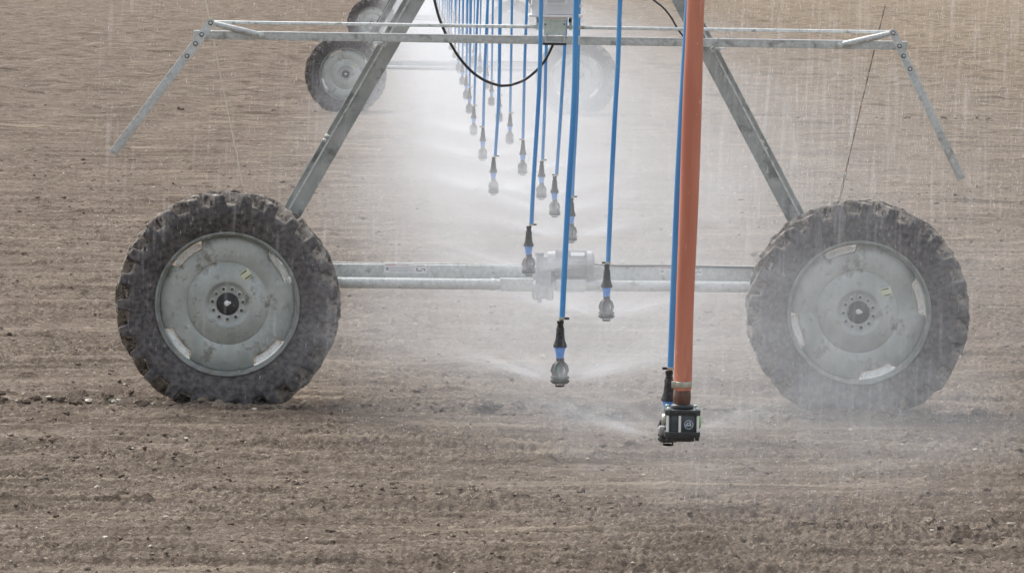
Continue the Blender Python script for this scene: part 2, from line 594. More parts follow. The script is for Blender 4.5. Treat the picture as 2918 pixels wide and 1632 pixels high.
def tyre_mesh():
    NA, NB = 640, 56
    hw = .150
    bead = .10
    prof = []
    # closed section: front bead -> sidewall -> shoulder -> tread -> back shoulder -> back bead
    for j in range(NB):
        t = j / (NB - 1)
        s = -1 + 2 * t
        a = abs(s)
        if a > .45:                         # sidewall
            q = (1 - a) / .55
            r = RR - .012 + (R - .074 - RR + .012) * (1 - (1 - q) ** 1.15)
            y = bead + (hw - bead) * math.sin(min(1, q * 1.25) * math.pi / 2) - .012 * max(0, q - .8) / .2
        else:
            q = a / .45
            r = R - .060 - .014 * q ** 2
            y = (hw - .012) * q
        prof.append((r, y * (1 if s > 0 else -1), s))
    v = []
    ang = np.arange(NA) * 2 * math.pi / NA
    NL = 25
    rr_ = np.zeros((NB, NA)); yy_ = np.zeros((NB, NA))
    for j, (r, y, s) in enumerate(prof):
        a = abs(s)
        side = 0 if s < 0 else .5
        lug = 0
        # angled lugs, alternate on the two sides
        u = (ang / (2 * math.pi) * NL + side + 1.05 * min(a, .45) / .45 * .9) % 1.0
        d = np.abs(u - .5)
        w = .17 + .04 * min(a, .45) / .45
        lug = 1 - np.clip((d - w * .85) / (w * .35), 0, 1)
        reach = 1.0 if a < .50 else max(0.0, 1 - (a - .50) / .15)
        if a < .04:
            reach = .35
        lug = lug * reach
        dist = np.full(NA, 1.0)
        mud = .014 * np.maximum(0, perlin(ang * 9 + 3, np.full(NA, s * 6), 71)) + .005 * perlin(ang * 33, np.full(NA, s * 22), 72)
        mudamt = 1.0 if a < .62 else max(0.06, 1 - (a - .62) * 6)
        wear = 1 + .22 * perlin(ang * 3.7, np.full(NA, s * 2), 75)
        rr_[j] = r + .064 * lug * wear + mud * mudamt
        yy_[j] = y * (1 + .075 * lug) + .003 * perlin(ang * 22, np.full(NA, s * 9), 73) * np.sign(s)
    X = rr_ * np.cos(ang); Z = rr_ * np.sin(ang)
    co = np.stack([X, yy_, Z], -1).reshape(-1, 3)
    fs = []
    ms = []
    for j in range(NB):
        j2 = (j + 1) % NB
        a = abs(prof[j][2])
        for k in range(NA):
            k2 = (k + 1) % NA
            fs.append((j * NA + k, j * NA + k2, j2 * NA + k2, j2 * NA + k))
            ms.append(1 if a < .50 else 0)
    me = bpy.data.meshes.new("tyre")
    me.from_pydata(co.tolist(), [], fs)
    me.materials.append(M['tyre']); me.materials.append(M['tread'])
    me.polygons.foreach_set("material_index", ms)
    me.polygons.foreach_set("use_smooth", [True] * len(fs))
    me.update()
    import bmesh
    bm = bmesh.new(); bm.from_mesh(me)
    bmesh.ops.recalc_face_normals(bm, faces=bm.faces)
    bm.to_mesh(me); bm.free()
    return me


def disc_mesh():
    """Dished wheel disc with four edge slots cut into its outline."""
    NA = 360
    prof = [(.036, -.040), (.066, -.040), (.070, -.058), (.116, -.058), (.126, -.064), (.140, -.078), (.150, -.080),
            (.200, -.068), (.250, -.052), (.258, -.047), (.264, -.042), (.272, -.044), (.282, -.050), (.36, -.046), (.420, -.040),
            (.4335, -.030)]
    v, f, ms = [], [], []
    ang = [2 * math.pi * k / NA for k in range(NA)]
    slots = [math.radians(d) for d in (130, 36, 219, 310)]

    def rim_r(a):
        c = 0
        for s in slots:
            d = abs((a - s + math.pi) % (2 * math.pi) - math.pi)
            c = max(c, 1 - min(1, max(0, (d - .235) / .06)))
        c = c * c * (3 - 2 * c)
        return 1 - .108 * c
    for i, (r, y) in enumerate(prof):
        for a in ang:
            q = rim_r(a)
            k = max(0, (r - .28) / (.4335 - .28))
            rr = r * (1 - (1 - q) * k)
            v.append((rr * math.cos(a), y, rr * math.sin(a)))
    n = len(prof)
    for r_, y_ in ((prof[-1][0], -.012), ):
        for a in ang:
            rr = r_ * rim_r(a)
            v.append((rr * math.cos(a), y_, rr * math.sin(a)))
    for i in range(n):
        for k in range(NA):
            k2 = (k + 1) % NA
            f.append((i * NA + k, (i + 1) * NA + k, (i + 1) * NA + k2, i * NA + k2))
            ms.append(0)
    me = bpy.data.meshes.new("wheel_disc")
    me.from_pydata(v, [], f)
    me.materials.append(M['rim'])
    me.polygons.foreach_set("use_smooth", [True] * len(f))
    me.update()
    me.set_sharp_from_angle(angle=math.radians(40))
    return me


TYRE, DISC = tyre_mesh(), disc_mesh()


def ring(mb, prof, m, seg=180):
    v, f = [], []
    n = len(prof)
    for r, y in prof:
        for k in range(seg):
            a = 2 * math.pi * k / seg
            v.append((r * math.cos(a), y, r * math.sin(a)))
    for i in range(n):
        i2 = (i + 1) % n
        for k in range(seg):
            k2 = (k + 1) % seg
            f.append((i * seg + k, i2 * seg + k, i2 * seg + k2, i * seg + k2))
    mb.add(v, f, m)


def make_wheel(parent, loc, rot):
    """wheel (part) = rim; sub-parts: tyre, disc, painted-bright slot strips, hub, nuts, sticker."""
    mb = MB()
    ring(mb, [(RR, -.112), (RR - .006, -.118), (RR - .014, -.116), (RR - .018, -.100), (RR - .028, -.088), (.436, -.060),
              (.432, .06), (.45, .10), (RR, .11), (RR - .004, .05), (RR - .012, -.05)], 'rimlip')
    w = mb.build('wheel', parent, local=True)
    w.location = loc
    w.rotation_euler = (0, rot, 0)
    for nm, me in (('tyre', TYRE), ('wheel_disc', DISC)):
        o = link(bpy.data.objects.new(nm, me)); o.parent = w
    for d in (130, 36, 219, 310):           # pale strips painted as lit rim steel showing through the slots
        mb = MB()
        v, f = [], []
        N = 16
        for k in range(N + 1):
            a = math.radians(d) + (k / N - .5) * .50
            t = 1 - abs(k / N - .5) * 2
            w2 = .016 * min(1, t * 6)
            for rr, y in ((.411 - w2, -.026), (.411 + w2, -.044), (.411 + w2, -.034), (.411 - w2, -.016)):
                v.append((rr * math.cos(a), y, rr * math.sin(a)))
        for k in range(N):
            for e in range(4):
                e2 = (e + 1) % 4
                f.append((k * 4 + e, k * 4 + e2, k * 4 + 4 + e2, k * 4 + 4 + e))
        f += [(0, 1, 2, 3), (N * 4 + 3, N * 4 + 2, N * 4 + 1, N * 4)]
        mb.add(v, f, 'slot')
        mb.build('slot_lit_strip', w, local=True)
    mb = MB()
    mb.lathe((0, 0, 0), [(.070, -.038), (.073, -.058), (.071, -.066), (.060, -.070), (.022, -.070)], 'hub', 40, 'Y')
    mb.build('hub', w, local=True)
    mb = MB()
    mb.lathe((-.004, 0, .004), [(.017, -.070), (.018, -.080), (.013, -.086), (.004, -.088)], 'white', 14, 'Y')
    mb.lathe((.013, 0, .008), [(.009, -.070), (.010, -.079), (.004, -.083)], 'white', 10, 'Y')
    mb.build('grease_cap', w, local=True)
    for k in range(11):
        a = math.radians(90 + 16 + k * 360 / 11)
        c = (.098 * math.cos(a), 0, .098 * math.sin(a))
        mb = MB()
        mb.lathe(c, [(.0165, -.055), (.0165, -.061), (.012, -.0615)], 'boltsteel', 14, 'Y')
        mb.lathe(c, [(.0115, -.060), (.0115, -.074), (.009, -.076)], 'nut', 6, 'Y')
        mb.build('wheel_nut', w, local=True)
    a = math.radians(58.5)
    c = Vector((.222 * math.cos(a), -.0665, .222 * math.sin(a)))
    Rm = Matrix.Rotation(math.radians(-36), 3, 'Y') @ Matrix.Rotation(math.radians(8), 3, 'Z') @ Matrix.Rotation(math.radians(-8), 3, 'X')
    mb = MB()
    mb.box(c, (.068, .002, .060), 'sticker', Rm)
    mb.box(c + Rm @ Vector((0, -.002, .020)), (.040, .0012, .007), 'ink', Rm)
    mb.box(c + Rm @ Vector((0, -.002, -.020)), (.042, .0012, .007), 'ink', Rm)
    mb.box(c + Rm @ Vector((-.026, -.002, .020)), (.007, .0012, .007), 'ink', Rm)
    mb.box(c + Rm @ Vector((.027, -.002, -.020)), (.007, .0012, .007), 'ink', Rm)
    mb.build('sticker', w, local=True, smooth=False)
    return w


# ------------------------------------------------------------------ tower
TX = at(1548, 880, T1).x
GT = "drive towers of the irrigation machine"
tower = empty('irrigation_tower', (TX, T1, 0),
              'nearest galvanised tower with two big muddy wheels filling both sides of the picture', 'irrigation tower', GT)
WL = at(648, 866.7, T1 - .10)
WR = at(2448, 891, T1 - .10)
o1 = tower.location
make_wheel(tower, WL - o1 + Vector((0, .10, 0)), 0.0)
make_wheel(tower, WR - o1 + Vector((0, .10, 0)), math.radians(21.5))
YB = T1 + .42                               # base beam lies behind the wheels
bl, br = at(760, 770, YB), at(2330, 783.5, YB)
mb = MB()
mb.bar(bl, br, .098, .12, 'galv', up=(0, 1, 0))
mb.bar(bl + Vector((0, -.061, .056)), br + Vector((0, -.061, .056)), .010, .012, 'galv', up=(0, 1, 0))
beam = mb.build('base_beam', tower, bevel=.004)


def warn_label(x0, y0, x1, y1, sl, right=False):
    mb = MB()
    Yp = YB - .0625
    a, b = at(x0, y0, Yp), at(x1, y1, Yp)
    w, h = b.x - a.x, a.z - b.z
    Rm = Matrix.Rotation(ROLL * .0 + 0.0, 3, 'Y')
    c = (a + b) / 2
    sh = Vector((0, 0, 0))
    mb.box(c, (w, .002, h), 'decal')
    f = Vector((0, -.0022, 0))
    z0 = c.z
    mb.box(c + f + Vector((-w * .33, 0, h * .44)), (w * .24, .001, h * .07), 'red')
    mb.box(c + f + Vector((0, 0, h * .44)), (w * .16, .001, h * .05), 'red')
    mb.box(c + f + Vector((w * .36, 0, h * .42)), (w * .18, .001, h * .08), 'inkgrey')
    for zz in (.12, -.10, -.28):
        mb.box(c + f + Vector((-w * .08, 0, h * zz)), (w * .54, .001, h * .035), 'inkgrey')
    mb.box(c + f + Vector((-w * .42, 0, h * .0)), (w * .06, .001, h * .3), 'inkgrey')
    mb.box(c + f + Vector((w * .27, 0, -h * .02)), (w * .02, .001, h * .34), 'ink')
    mb.box(c + f + Vector((w * .33, 0, -h * .2)), (w * .12, .001, h * .08), 'ink')
    mb.box(c + f + Vector((w * .42, 0, h * .0)), (w * .09, .001, h * .08), 'ink')
    mb.box(c + f + Vector((w * .455, 0, -h * .1)), (w * .02, .001, h * .2), 'ink')
    return mb.build('warning_label', beam, smooth=False)


mb = MB()
mb.tube([at(1690, 752, YB - .075), at(1705, 755, YB - .075), at(1760, 757, YB - .075), at(1900, 757.5, YB - .075), at(2050, 760, YB - .075),
         at(2180, 763.5, YB - .075)], .0065, 'cable', 8)
mb.build('motor_cable', tower)
warn_label(1094, 753, 1216, 779, 0)
warn_label(1878, 762, 2000, 785, 0)
YS = T1 + .30
sl_, sr_ = at(790, 803, YS), at(2310, 819.5, YS)
mid = lambda x: at(x, 803 + (x - 790) * .0109, YS)
mb = MB()
mb.tube([sl_, mid(1516)], .0365, 'galv_dirty', 20)
mb.tube([mid(1580), sr_], .0365, 'galv_dirty', 20)
for x in (1403, 1716):
    mb.tube([mid(x - 5), mid(x + 5)], .041, 'galv', 20)
shaft = mb.build('drive_shaft', tower)
for a, b in ((1425, 1520), (1583, 1670)):
    mb = MB()
    mb.bar(mid(a), mid(b), .084, .09, 'galv')
    mb.build('shaft_guard', tower, bevel=.008)
# centre drive
mb = MB()
g0, g1 = at(1516, 800, YS - .02), at(1578, 852, YS - .02)
gc = (g0 + g1) / 2
mb.lathe(gc, [(.045, -.070), (.062, -.066), (.066, -.03), (.058, -.02), (.058, .02), (.066, .03), (.062, .066), (.045, .07)], 'motor', 24, 'X')
mb.box(gc + Vector((0, 0, .075)), (.10, .10, .10), 'motor')
for k in (-1, 1):
    mb.box(gc + Vector((k * .052, 0, -.04)), (.014, .13, .05), 'motor')
mb.tube([gc + Vector((-.02, 0, -.06)), gc + Vector((-.02, 0, -.085))], .014, 'motor', 8)
mb.build('gearbox', tower, bevel=.004)
mb = MB()
mc = at(1625, 751, YS)
prof = []
L0, L1 = at(1580, 751, YS).x - mc.x, at(1672, 751, YS).x - mc.x
mb.lathe(mc, [(.055, L0 - .05), (.075, L0 - .045), (.080, L0), (.080, L0 + .004), (.072, L0 + .006), (.072, L1 - .004),
              (.083, L1), (.084, L1 + .03), (.070, L1 + .046), (.03, L1 + .052)], 'motor', 32, 'X')
for k in range(24):
    a = 2 * math.pi * k / 24
    c = mc + Vector(((L0 + L1) / 2, math.cos(a) * .078, math.sin(a) * .078))
    mb.box(c, (L1 - L0 - .012, .004, .016), 'motor', Matrix.Rotation(a + math.pi / 2, 3, 'X'))
mb.box(mc + Vector((L0 - .085, 0, -.01)), (.07, .10, .11), 'motor')
mb.tube([mc + Vector((L0 - .10, 0, .045)), mc + Vector((L0 - .10, 0, .07))], .03, 'motor', 12)
mot = mb.build('drive_motor', tower)
mb = MB()
mb.box(mc + Vector((.045, -.062, .066)), (.088, .006, .030), 'decal', Matrix.Rotation(math.radians(-42), 3, 'X'))
mb.build('nameplate', mot, smooth=False)


def leg(p0, p1, flip, bolts):
    mb = MB()
    t = (p1 - p0).normalized()
    mb.bar(p0, p1, .080, .008, 'leg', off=(flip * .009, 0))           # wide web facing the camera
    s = t.cross((Vector((0, 1, 0)) - t * t.y).normalized())
    e = s * (-flip * .034)
    mb.bar(p0 + e, p1 + e, .007, .075, 'leg', off=(0, .041))          # deep flange turned away
    mb.bar(p0 + e * 1.18, p1 + e * 1.18, .013, .010, 'galv', off=(0, -.003))
    e2 = s * (-flip * .057)
    mb.bar(p0 + e2 + Vector((0, .05, 0)), p1 + e2 + Vector((0, .05, 0)), .030, .006, 'leg')
    mb.bar(p0 + e2 * 1.3 + Vector((0, .046, 0)), p1 + e2 * 1.3 + Vector((0, .046, 0)), .005, .012, 'galv')
    lg = mb.build('leg', tower)
    mb = MB()
    for q in bolts:
        mb.lathe(q, [(.012, -.012), (.012, .0), (.017, .001), (.017, .006), (.007, .007), (.007, .02)], 'boltsteel', 10, 'X')
    mb.build('bolt', lg)
    return lg


def line_pt(a, b, y):
    f = (y - a[1]) / (b[1] - a[1])
    return (a[0] + (b[0] - a[0]) * f, y)


YL0, YL1 = YB - .02, T1 + .15
a_, b_ = (1187, 0), (853, 580)
pt = lambda y: line_pt(a_, b_, y)
bot = at(*pt(770), YL0); top = at(*pt(-520), YL1)
leg(bot, top, -1, [at(930, 388, T1 + .34), at(925, 400, T1 + .34)])
a_, b_ = (1937, 0), (2231, 560)
bot = at(*line_pt(a_, b_, 800), YL0); top = at(*line_pt(a_, b_, -520), YL1)
leg(bot, top, 1, [at(2169, 405, T1 + .34), at(2178, 424, T1 + .34)])
# wheel gearboxes and axle stubs behind the hubs
for wp in (WL, WR):
    mb = MB()
    c = wp + Vector((0, .10, 0))
    mb.lathe(c, [(.06, -.02), (.075, .02), (.10, .12), (.12, .16), (.12, .30), (.09, .33)], 'motor', 20, 'Y')
    mb.box(c + Vector((0, .36, .10)), (.22, .14, .2), 'leg')
    mb.build('wheel_gearbox', tower, bevel=.006)


def copy_tree(o, parent=None):
    c = o.copy()
    scn.collection.objects.link(c)
    c.parent = parent
    for ch in [x for x in o.children]:
        copy_tree(ch, c)
    return c


labs = ['second tower back, smaller muddy wheels partly veiled by white spray',
        'third tower back, small wheels near the top edge behind the spray',
        'farthest tower, barely showing through dense white spray at top edge']
for k in range(3):
    t2 = copy_tree(tower)
    t2.location = (TX, T1 + SPAN * (k + 1), 0)
    t2['label'] = labs[k]
    ws = [c for c in t2.children if c.name.startswith('wheel') and not c.name.startswith('wheel_gear')]
    ws.sort(key=lambda w: w.location.x)
    ws[0].rotation_euler = (0, math.radians([14, 60, 130][k]), 0)
    ws[1].rotation_euler = (0, math.radians([-10, 35, 200][k]), 0)

# ------------------------------------------------------------------ crash bar across the tower
YK = T1 + .02
bumper = empty('safety_bar_frame', at(1568, 104, YK),
               'long galvanised cross bar with drooping arms at both ends, clamped to the nearest tower legs', 'safety bar')
P = lambda x, y, d=0.0: at(x, y, YK + d)
mb = MB()
mb.bar(P(552, 99), P(2585, 130.5), .055, .055, 'galv_dirty')
mb.build('cross_beam', bumper, bevel=.003)
mb = MB()
mb.bar(P(552, 88.5, -.004), P(2585, 119.5, -.004), .006, .060, 'boxlip')  # pale strip paints the sky-lit top edge onto the beam
mb.build('beam_edge_highlight', bumper)
for a, b in (((600, 63.5), (1531, 77.2)), ((1612, 78.5), (2545, 92.5))):
    mb = MB()
    mb.tube([P(*a, .055), P(*b, .055)], .0112, 'galv', 14)
    mb.build('push_rod', bumper)
for side, piv, bl3, end, st in ((-1, (600, 66), ((575, 99), (557, 125), (533, 160)), (321, 437), (744, 101)),
                                (1, (2545.5, 95), ((2563, 132), (2575, 160), (2593, 197)), (2740, 511), (2395, 129))):
    mb = MB()
    mb.bar(P(bl3[1][0], bl3[1][1], -.030), P(end[0], end[1], -.030), .054, .030, 'galv_dirty')
    arm = mb.build('drooping_arm', bumper, bevel=.003)
    mb = MB()
    mb.bar(P(*piv, -.052), P(*bl3[2], -.052), .054, .008, 'galv')
    for q in (piv, bl3[2]):
        mb.lathe(P(*q, -.052), [(.027, -.0041), (.027, .0041)], 'galv', 24, 'Y')
    pl = mb.build('pivot_plate', bumper)
    for q in (piv,) + bl3:
        mb = MB()
        mb.lathe(P(*q, -.058), [(.0155, .002), (.0155, -.003), (.0105, -.0035)], 'nut', 16, 'Y')
        mb.lathe(P(*q, -.058), [(.0095, -.003), (.0095, -.012), (.006, -.014)], 'boltsteel', 6, 'Y')
        mb.build('bolt', pl)
    mb = MB()
    a, b = P(*piv, -.030), P(*st, -.052)
    d = (b - a).normalized()
    mb.tube([a + d * .022, a + d * .05, b - d * .03, b - d * .012], [.017, .020, .020, .014], 'galv_dirty', 16)
    strut = mb.build('strut', bumper)
    mb = MB()
    mb.lathe(P(*st, -.055), [(.021, .02), (.021, -.006), (.012, -.008), (.012, -.018), (.008, -.02)], 'boltsteel', 18, 'Y')
    mb.build('bolt', strut)
for x, yy in ((1080, 107), (2048, 123)):
    mb = MB()
    s = 1 if x < 1500 else -1
    for z in (1, -1):
        mb.tube([P(x, yy - z * 14.5, -.034), P(x, yy - z * 14.5, .09)], .0045, 'boltsteel', 8)
    mb.tube([P(x, yy - 14.5, -.034), P(x, yy + 17, -.034)], .0045, 'boltsteel', 8)
    mb.box(P(x, yy + 15.5, .02), (.07, .12, .008), 'galv')
    for k in (-1, 1):
        mb.lathe(P(x, yy + 17, -.03 + .07 * (k + 1) / 2), [(.009, -.010), (.009, 0)], 'boltsteel', 6, 'Z')
    mb.bar(P(x + s * 9, yy + 17, .03), P(x + s * 22, yy + 22, .03), .030, .05, 'galv')
    mb.build('clamp', bumper)

# ------------------------------------------------------------------ control box on its bracket
box = empty('control_box', at(1583, 100, T1 - .02), 'pale grey electrical cabinet on a bolted bracket above the cross bar', 'control box')
YX = T1 - .06
a, b = at(1515, 44, YX), at(1652, -160, YX)
mb = MB()
c = (a + b) / 2
mb.box(c + Vector((0, .12, 0)), (b.x - a.x, .20, b.z - a.z), 'box')
mb.build('cabinet', box, bevel=.006)
mb = MB()
a2, b2 = at(1549, 41, YX), at(1646, -150, YX)
c2 = (a2 + b2) / 2
mb.box(c2 + Vector((0, .012, 0)), (b2.x - a2.x, .012, b2.z - a2.z), 'box')
door = mb.build('door', box, bevel=.003)
mb = MB()
a3, b3 = at(1553, 14, YX), at(1618, -60, YX)
c3 = (a3 + b3) / 2
mb.box(c3 + Vector((0, .004, 0)), (b3.x - a3.x, .003, b3.z - a3.z), 'decal')
for k in range(9):
    mb.box(Vector((c3.x, c3.y + .0015, a3.z + .012 + k * .0085)), ((b3.x - a3.x) * .8, .001, .002), 'inkgrey')
mb.build('door_label', door, smooth=False)
mb = MB()
a4, b4 = at(1507, 50, YX), at(1660, 43, YX)
c4 = (a4 + b4) / 2
mb.box(c4 + Vector((0, .11, 0)), (b4.x - a4.x, .25, .017), 'boxlip')
mb.build('base_lip', box, bevel=.004)
mb = MB()
for x in (1512, 1655):
    mb.lathe(at(x, 18, YX + .02), [(.006, -.012), (.009, 0), (.006, .012)], 'boxlip', 10, 'Z')
mb.build('latch', box)
mb = MB()
p5, q5 = at(1549, 100, YX + .03), at(1613, 58, YX + .03)
c5 = (p5 + q5) / 2
mb.box(c5, (q5.x - p5.x, .008, q5.z - p5.z), 'plate')
mb.box(Vector((c5.x, c5.y + .02, q5.z + .008)), (q5.x - p5.x + .01, .06, .016), 'boxlip')
for x in (1532, 1626):
    mb.box(at(x, 66, YX + .12), (.018, .06, .09), 'plate')
    mb.box(at(x, 80, YX + .12), (.05, .05, .012), 'galv')
    mb.lathe(at(x + (4 if x < 1580 else -2), 57, YX + .06), [(.008, -.018), (.009, 0), (.004, .01)], 'black', 8, 'Z')
for x in (1554, 1608):
    mb.lathe(at(x, 70, YX + .025), [(.006, 0), (.006, -.006)], 'nut', 8, 'Y')
brk = mb.build('bracket', box)
mb = MB()
for x in (1554.5, 1607.5):
    mb.tube([at(x, 95, YX + .012), at(x, 127, YX + .012)], .0048, 'boltsteel', 8)
mb.box(at(1580, 126, YX + .05), (.150, .09, .014), 'black')
mb.box(at(1580, 120.5, YX + .010), (.125, .006, .006), 'boltsteel')
mb.build('clamp', box)


# ------------------------------------------------------------------ cables and wires
def smooth_pts(pts, n=8):
    out = []
    P_ = [Vector(p) for p in pts]
    P_ = [P_[0] * 2 - P_[1]] + P_ + [P_[-1] * 2 - P_[-2]]
    for i in range(1, len(P_) - 2):
        for k in range(n):
            t = k / n
            p0, p1, p2, p3 = P_[i - 1:i + 3]
            out.append(.5 * ((2 * p1) + (p2 - p0) * t + (2 * p0 - 5 * p1 + 4 * p2 - p3) * t * t + (3 * p1 - p0 - 3 * p2 + p3) * t ** 3))
    out.append(P_[-2])
    return out


def cable(name, px, Y, r, m, label, cat):
    mb = MB()
    mb.tube(smooth_pts([at(x, y, Y + (i * .0)) for i, (x, y) in enumerate(px)]), r, m, 10)
    return tag(mb.build(name), label, cat)


cable('power_cable', [(1222, -90), (1229, -40), (1239, 5), (1251, 50), (1267, 90), (1281, 119), (1309, 165), (1344, 204), (1382, 230),
                      (1419, 243), (1438, 244.5), (1461, 241), (1496, 227), (1530, 200), (1552, 174), (1571, 138), (1578, 118)],
      T1 + .17, .0090, 'cable', 'black cable hanging in a deep loop below the cross bar', 'cable')
cable('signal_cable', [(1780, -60), (1830, -25), (1864, 2), (1891, 24), (1912, 50), (1926, 74), (1941, 97), (1962, 120), (1985, 128)],
      T1 + .13, .0062, 'cable', 'thin black cable running down behind the orange hose to the right leg', 'cable')


def wire(px0, px1, Y, label, m, knots, bottom):
    a, b = at(*px0, Y), at(*px1, Y)
    n = 90
    t = (b - a).normalized()
    u = Vector((0, 1, 0)); s = t.cross(u)
    mb = MB()
    for ph in (0, math.pi):
        pts = []
        for i in range(n + 1):
            f = i / n
            a_ = f * 46 + ph
            amp = .0022 + (.004 if f < bottom else 0)
            bow = s * math.sin(f * math.pi) * .004
            pts.append(a + (b - a) * f + s * math.cos(a_) * amp + u * math.sin(a_) * amp + bow)
        mb.tube(pts, .0026, m, 5)
    for f in knots:
        c = a + (b - a) * f
        mb.lathe(c, [(.003, -.012), (.008, -.006), (.008, .006), (.003, .012)], 'boltsteel', 8, 'Z')
    return tag(mb.build('wire_whisker'), label, 'wire', 'wires standing above the near wheels')


wire((700, 560), (575, -60), T1 + .30, 'pale twisted wire rising above the left wheel and past the bar end', 'wire_pale', (), .0)
wire((2391, 575), (2523, 14), T1 + .30, 'dark rusty twisted wire rising above the right wheel with a knot near its foot', 'wire', (.14,), .2)

# ------------------------------------------------------------------ sprinkler drops
DZ = 895.0 / 444.0                          # sprinkler plate below the camera, in metres
SPR = []


def dist_from(py, px):
    dy = py + 164.0 - .0136 * (px - 1178.7)
    return DZ * F / dy


def drop(px, py, topx=None, curve=None, screw=1, label=None, detail=True, first=None, nozzle='teal'):
    Y = dist_from(py, px)
    base = at(px, py, Y)                    # bottom of the deflector plate
    d = empty('sprinkler_drop', base, label, 'sprinkler', "blue hose sprinkler drops along the line")
    SPR.append(base.copy())
    B = lambda h: base + Vector((0, 0, h))
    sg = 20 if Y < 32 else 12
    # hose
    hb = .328
    if curve:
        pts = [at(x, y, Y) for x, y in curve]
        pts.append(B(hb) + Vector((0, 0, -.01)) if False else at(px + (curve[-1][0] - px) * .3 if False else curve[-1][0], curve[-1][1], Y))
        pts = pts[:-1]
        b0 = pts[-1]; b0 = Vector((b0.x, b0.y, base.z + hb - .02)); pts[-1] = b0
        t0 = pts[0] + (pts[0] - pts[1]).normalized() * (4.0 - pts[0].z)
        pts = [t0] + pts
        hx = b0.x - base.x
    else:
        lean = random.uniform(-.002, .012)
        hx = .0
        h0 = B(hb - .02)
        pts = [Vector((h0.x + lean * (4.0 - h0.z), Y, 4.0)), Vector((h0.x + lean * .45 * (2.4 - h0.z), Y, 2.4)), h0]
    # fittings lean with the hose end
    axis = (pts[-2] - pts[-1]).normalized()
    mb = MB()
    mb.tube(smooth_pts(pts, 6), .0130, 'hose', sg)
    mb.build('hose', d)
    A = lambda h: Vector((base.x + hx * min(1, h / hb), base.y, base.z + h))
    mb = MB()
    mb.lathe(A(.313), [(.0145, -.006), (.0150, -.004), (.0150, .004), (.0145, .006)], 'clampsteel', sg)
    mb.box(A(.314) + Vector((screw * .024, -.004, 0)), (.018, .010, .010), 'black')
    mb.build('hose_clamp', d)
    mb = MB()
    mb.lathe(A(0), [(.0125, .272), (.0155, .274), (.0155, .280), (.0135, .282), (.0135, .288), (.0158, .290), (.0158, .302), (.0125, .305)], 'black', sg)
    mb.lathe(A(.0), [(.017, .272), (.0195, .268), (.0200, .245), (.0235, .215), (.033, .190), (.034, .183), (.030, .181)], 'black', 24, ribs=8, ribd=.10)
    mb.build('hose_weight', d)
    mb = MB()
    mb.lathe(A(0), [(.027, .184), (.0275, .176), (.0235, .174), (.0225, .165), (.0185, .132), (.017, .130)], 'adapter', 24, ribs=8, ribd=.07)
    mb.build('pressure_regulator', d)
    mb = MB()
    b0 = base + Vector((hx * .25, 0, 0))
    mb.lathe(b0, [(.017, .132), (.0185, .128), (.0185, .118), (.014, .116), (.016, .108)], 'black', sg)
    # cage of four ribs round the nozzle
    for k in range(7):
        a = k * math.tau / 7 + .35
        dx = Vector((math.cos(a), math.sin(a), 0))
        mb.tube([b0 + dx * .012 + Vector((0, 0, .112)), b0 + dx * .029 + Vector((0, 0, .096)), b0 + dx * .036 + Vector((0, 0, .075)),
                 b0 + dx * .027 + Vector((0, 0, .052))], .0085, 'black', 6)
    mb.lathe(b0, [(.030, .052), (.041, .050), (.0435, .045), (.0435, .038), (.036, .036), (.036, .033), (.0445, .031), (.0445, .023),
                  (.034, .014), (.020, .013)], 'dkgreen', 24, ribs=12, ribd=.06)
    for sx in (-1, 1):
        mb.tube([b0 + Vector((sx * .016, 0, .016)), b0 + Vector((sx * .019, 0, .002))], .0028, 'black', 6)
    mb.build('sprinkler_body', d)
    mb = MB()
    mb.lathe(b0, [(.012, .104), (.020, .100), (.021, .066), (.016, .052)], nozzle, 12, ribs=4, ribd=.2)
    mb.build('nozzle', d)
    mb = MB()
    mb.lathe(b0, [(.020, -.001), (.024, .002), (.021, .005), (.006, .008)], 'black', 16)
    mb.build('deflector_plate', d)
    return d


NEAR = [
    (1903, 1268, [(1962, -5), (1948, 218), (1930, 560), (1911, 1020)], -1, 'nearest blue drop, tucked behind the orange hose', 'teal'),
    (1594, 1101, [(1642, 0), (1636, 280), (1617, 600), (1602, 880)], 1, 'lowest sprinkler left of the orange hose, green nozzle showing, long blue hose', 'teal'),
    (1727, 914, [(1767, 0), (1760, 194), (1751, 350), (1741, 560), (1733, 736)], -1, 'sprinkler just left of the orange hose, in front of the axle beam', 'dkgreen'),
    (1505, 786, [(1542, 0), (1537, 233), (1521, 505), (1514, 640)], 1, 'sprinkler hanging left of the drive motor, overlapping the axle beam', 'dkgreen'),
    (1626, 692, [(1650, 0), (1644, 280), (1633, 500), (1631, 555)], 1, 'drop half hidden directly behind the long blue hose, above the motor', 'dkgreen'),
    (1579, 619, [(1616, 0), (1609, 132), (1601, 272), (1586, 494)], -1, 'dark sprinkler head nearest left of the long central hose', 'dkgreen'),
    (1542, 569, [(1562, 0), (1556, 155), (1552, 311), (1546, 451)], 1, 'sprinkler just right of the blue hose that falls past the cabinet', 'dkgreen'),
    (1405, 556, [(1425, 0), (1421, 272), (1411, 447)], 1, 'veiled sprinkler hanging lowest at the left edge of the rows', 'dkgreen'),
    (1489, 500, [(1502, 0), (1496, 155), (1490, 400)], -1, 'grey veiled head fourth up in the right-hand row', 'dkgreen'),
    (1375, 458, [(1390, 0), (1381, 200), (1377, 365)], -1, 'left-row drop one step beyond the lowest veiled head', 'dkgreen'),
    (1452.5, 411, [(1459, 0), (1456, 200), (1453.5, 330)], 1, 'green-tinged head just under the bottom of the cable loop, right of it', 'dkgreen'),
    (1349, 386, [(1362, 0), (1355, 180), (1351, 310)], 1, 'left-row drop two steps beyond the lowest veiled head', 'dkgreen'),
]
first = True
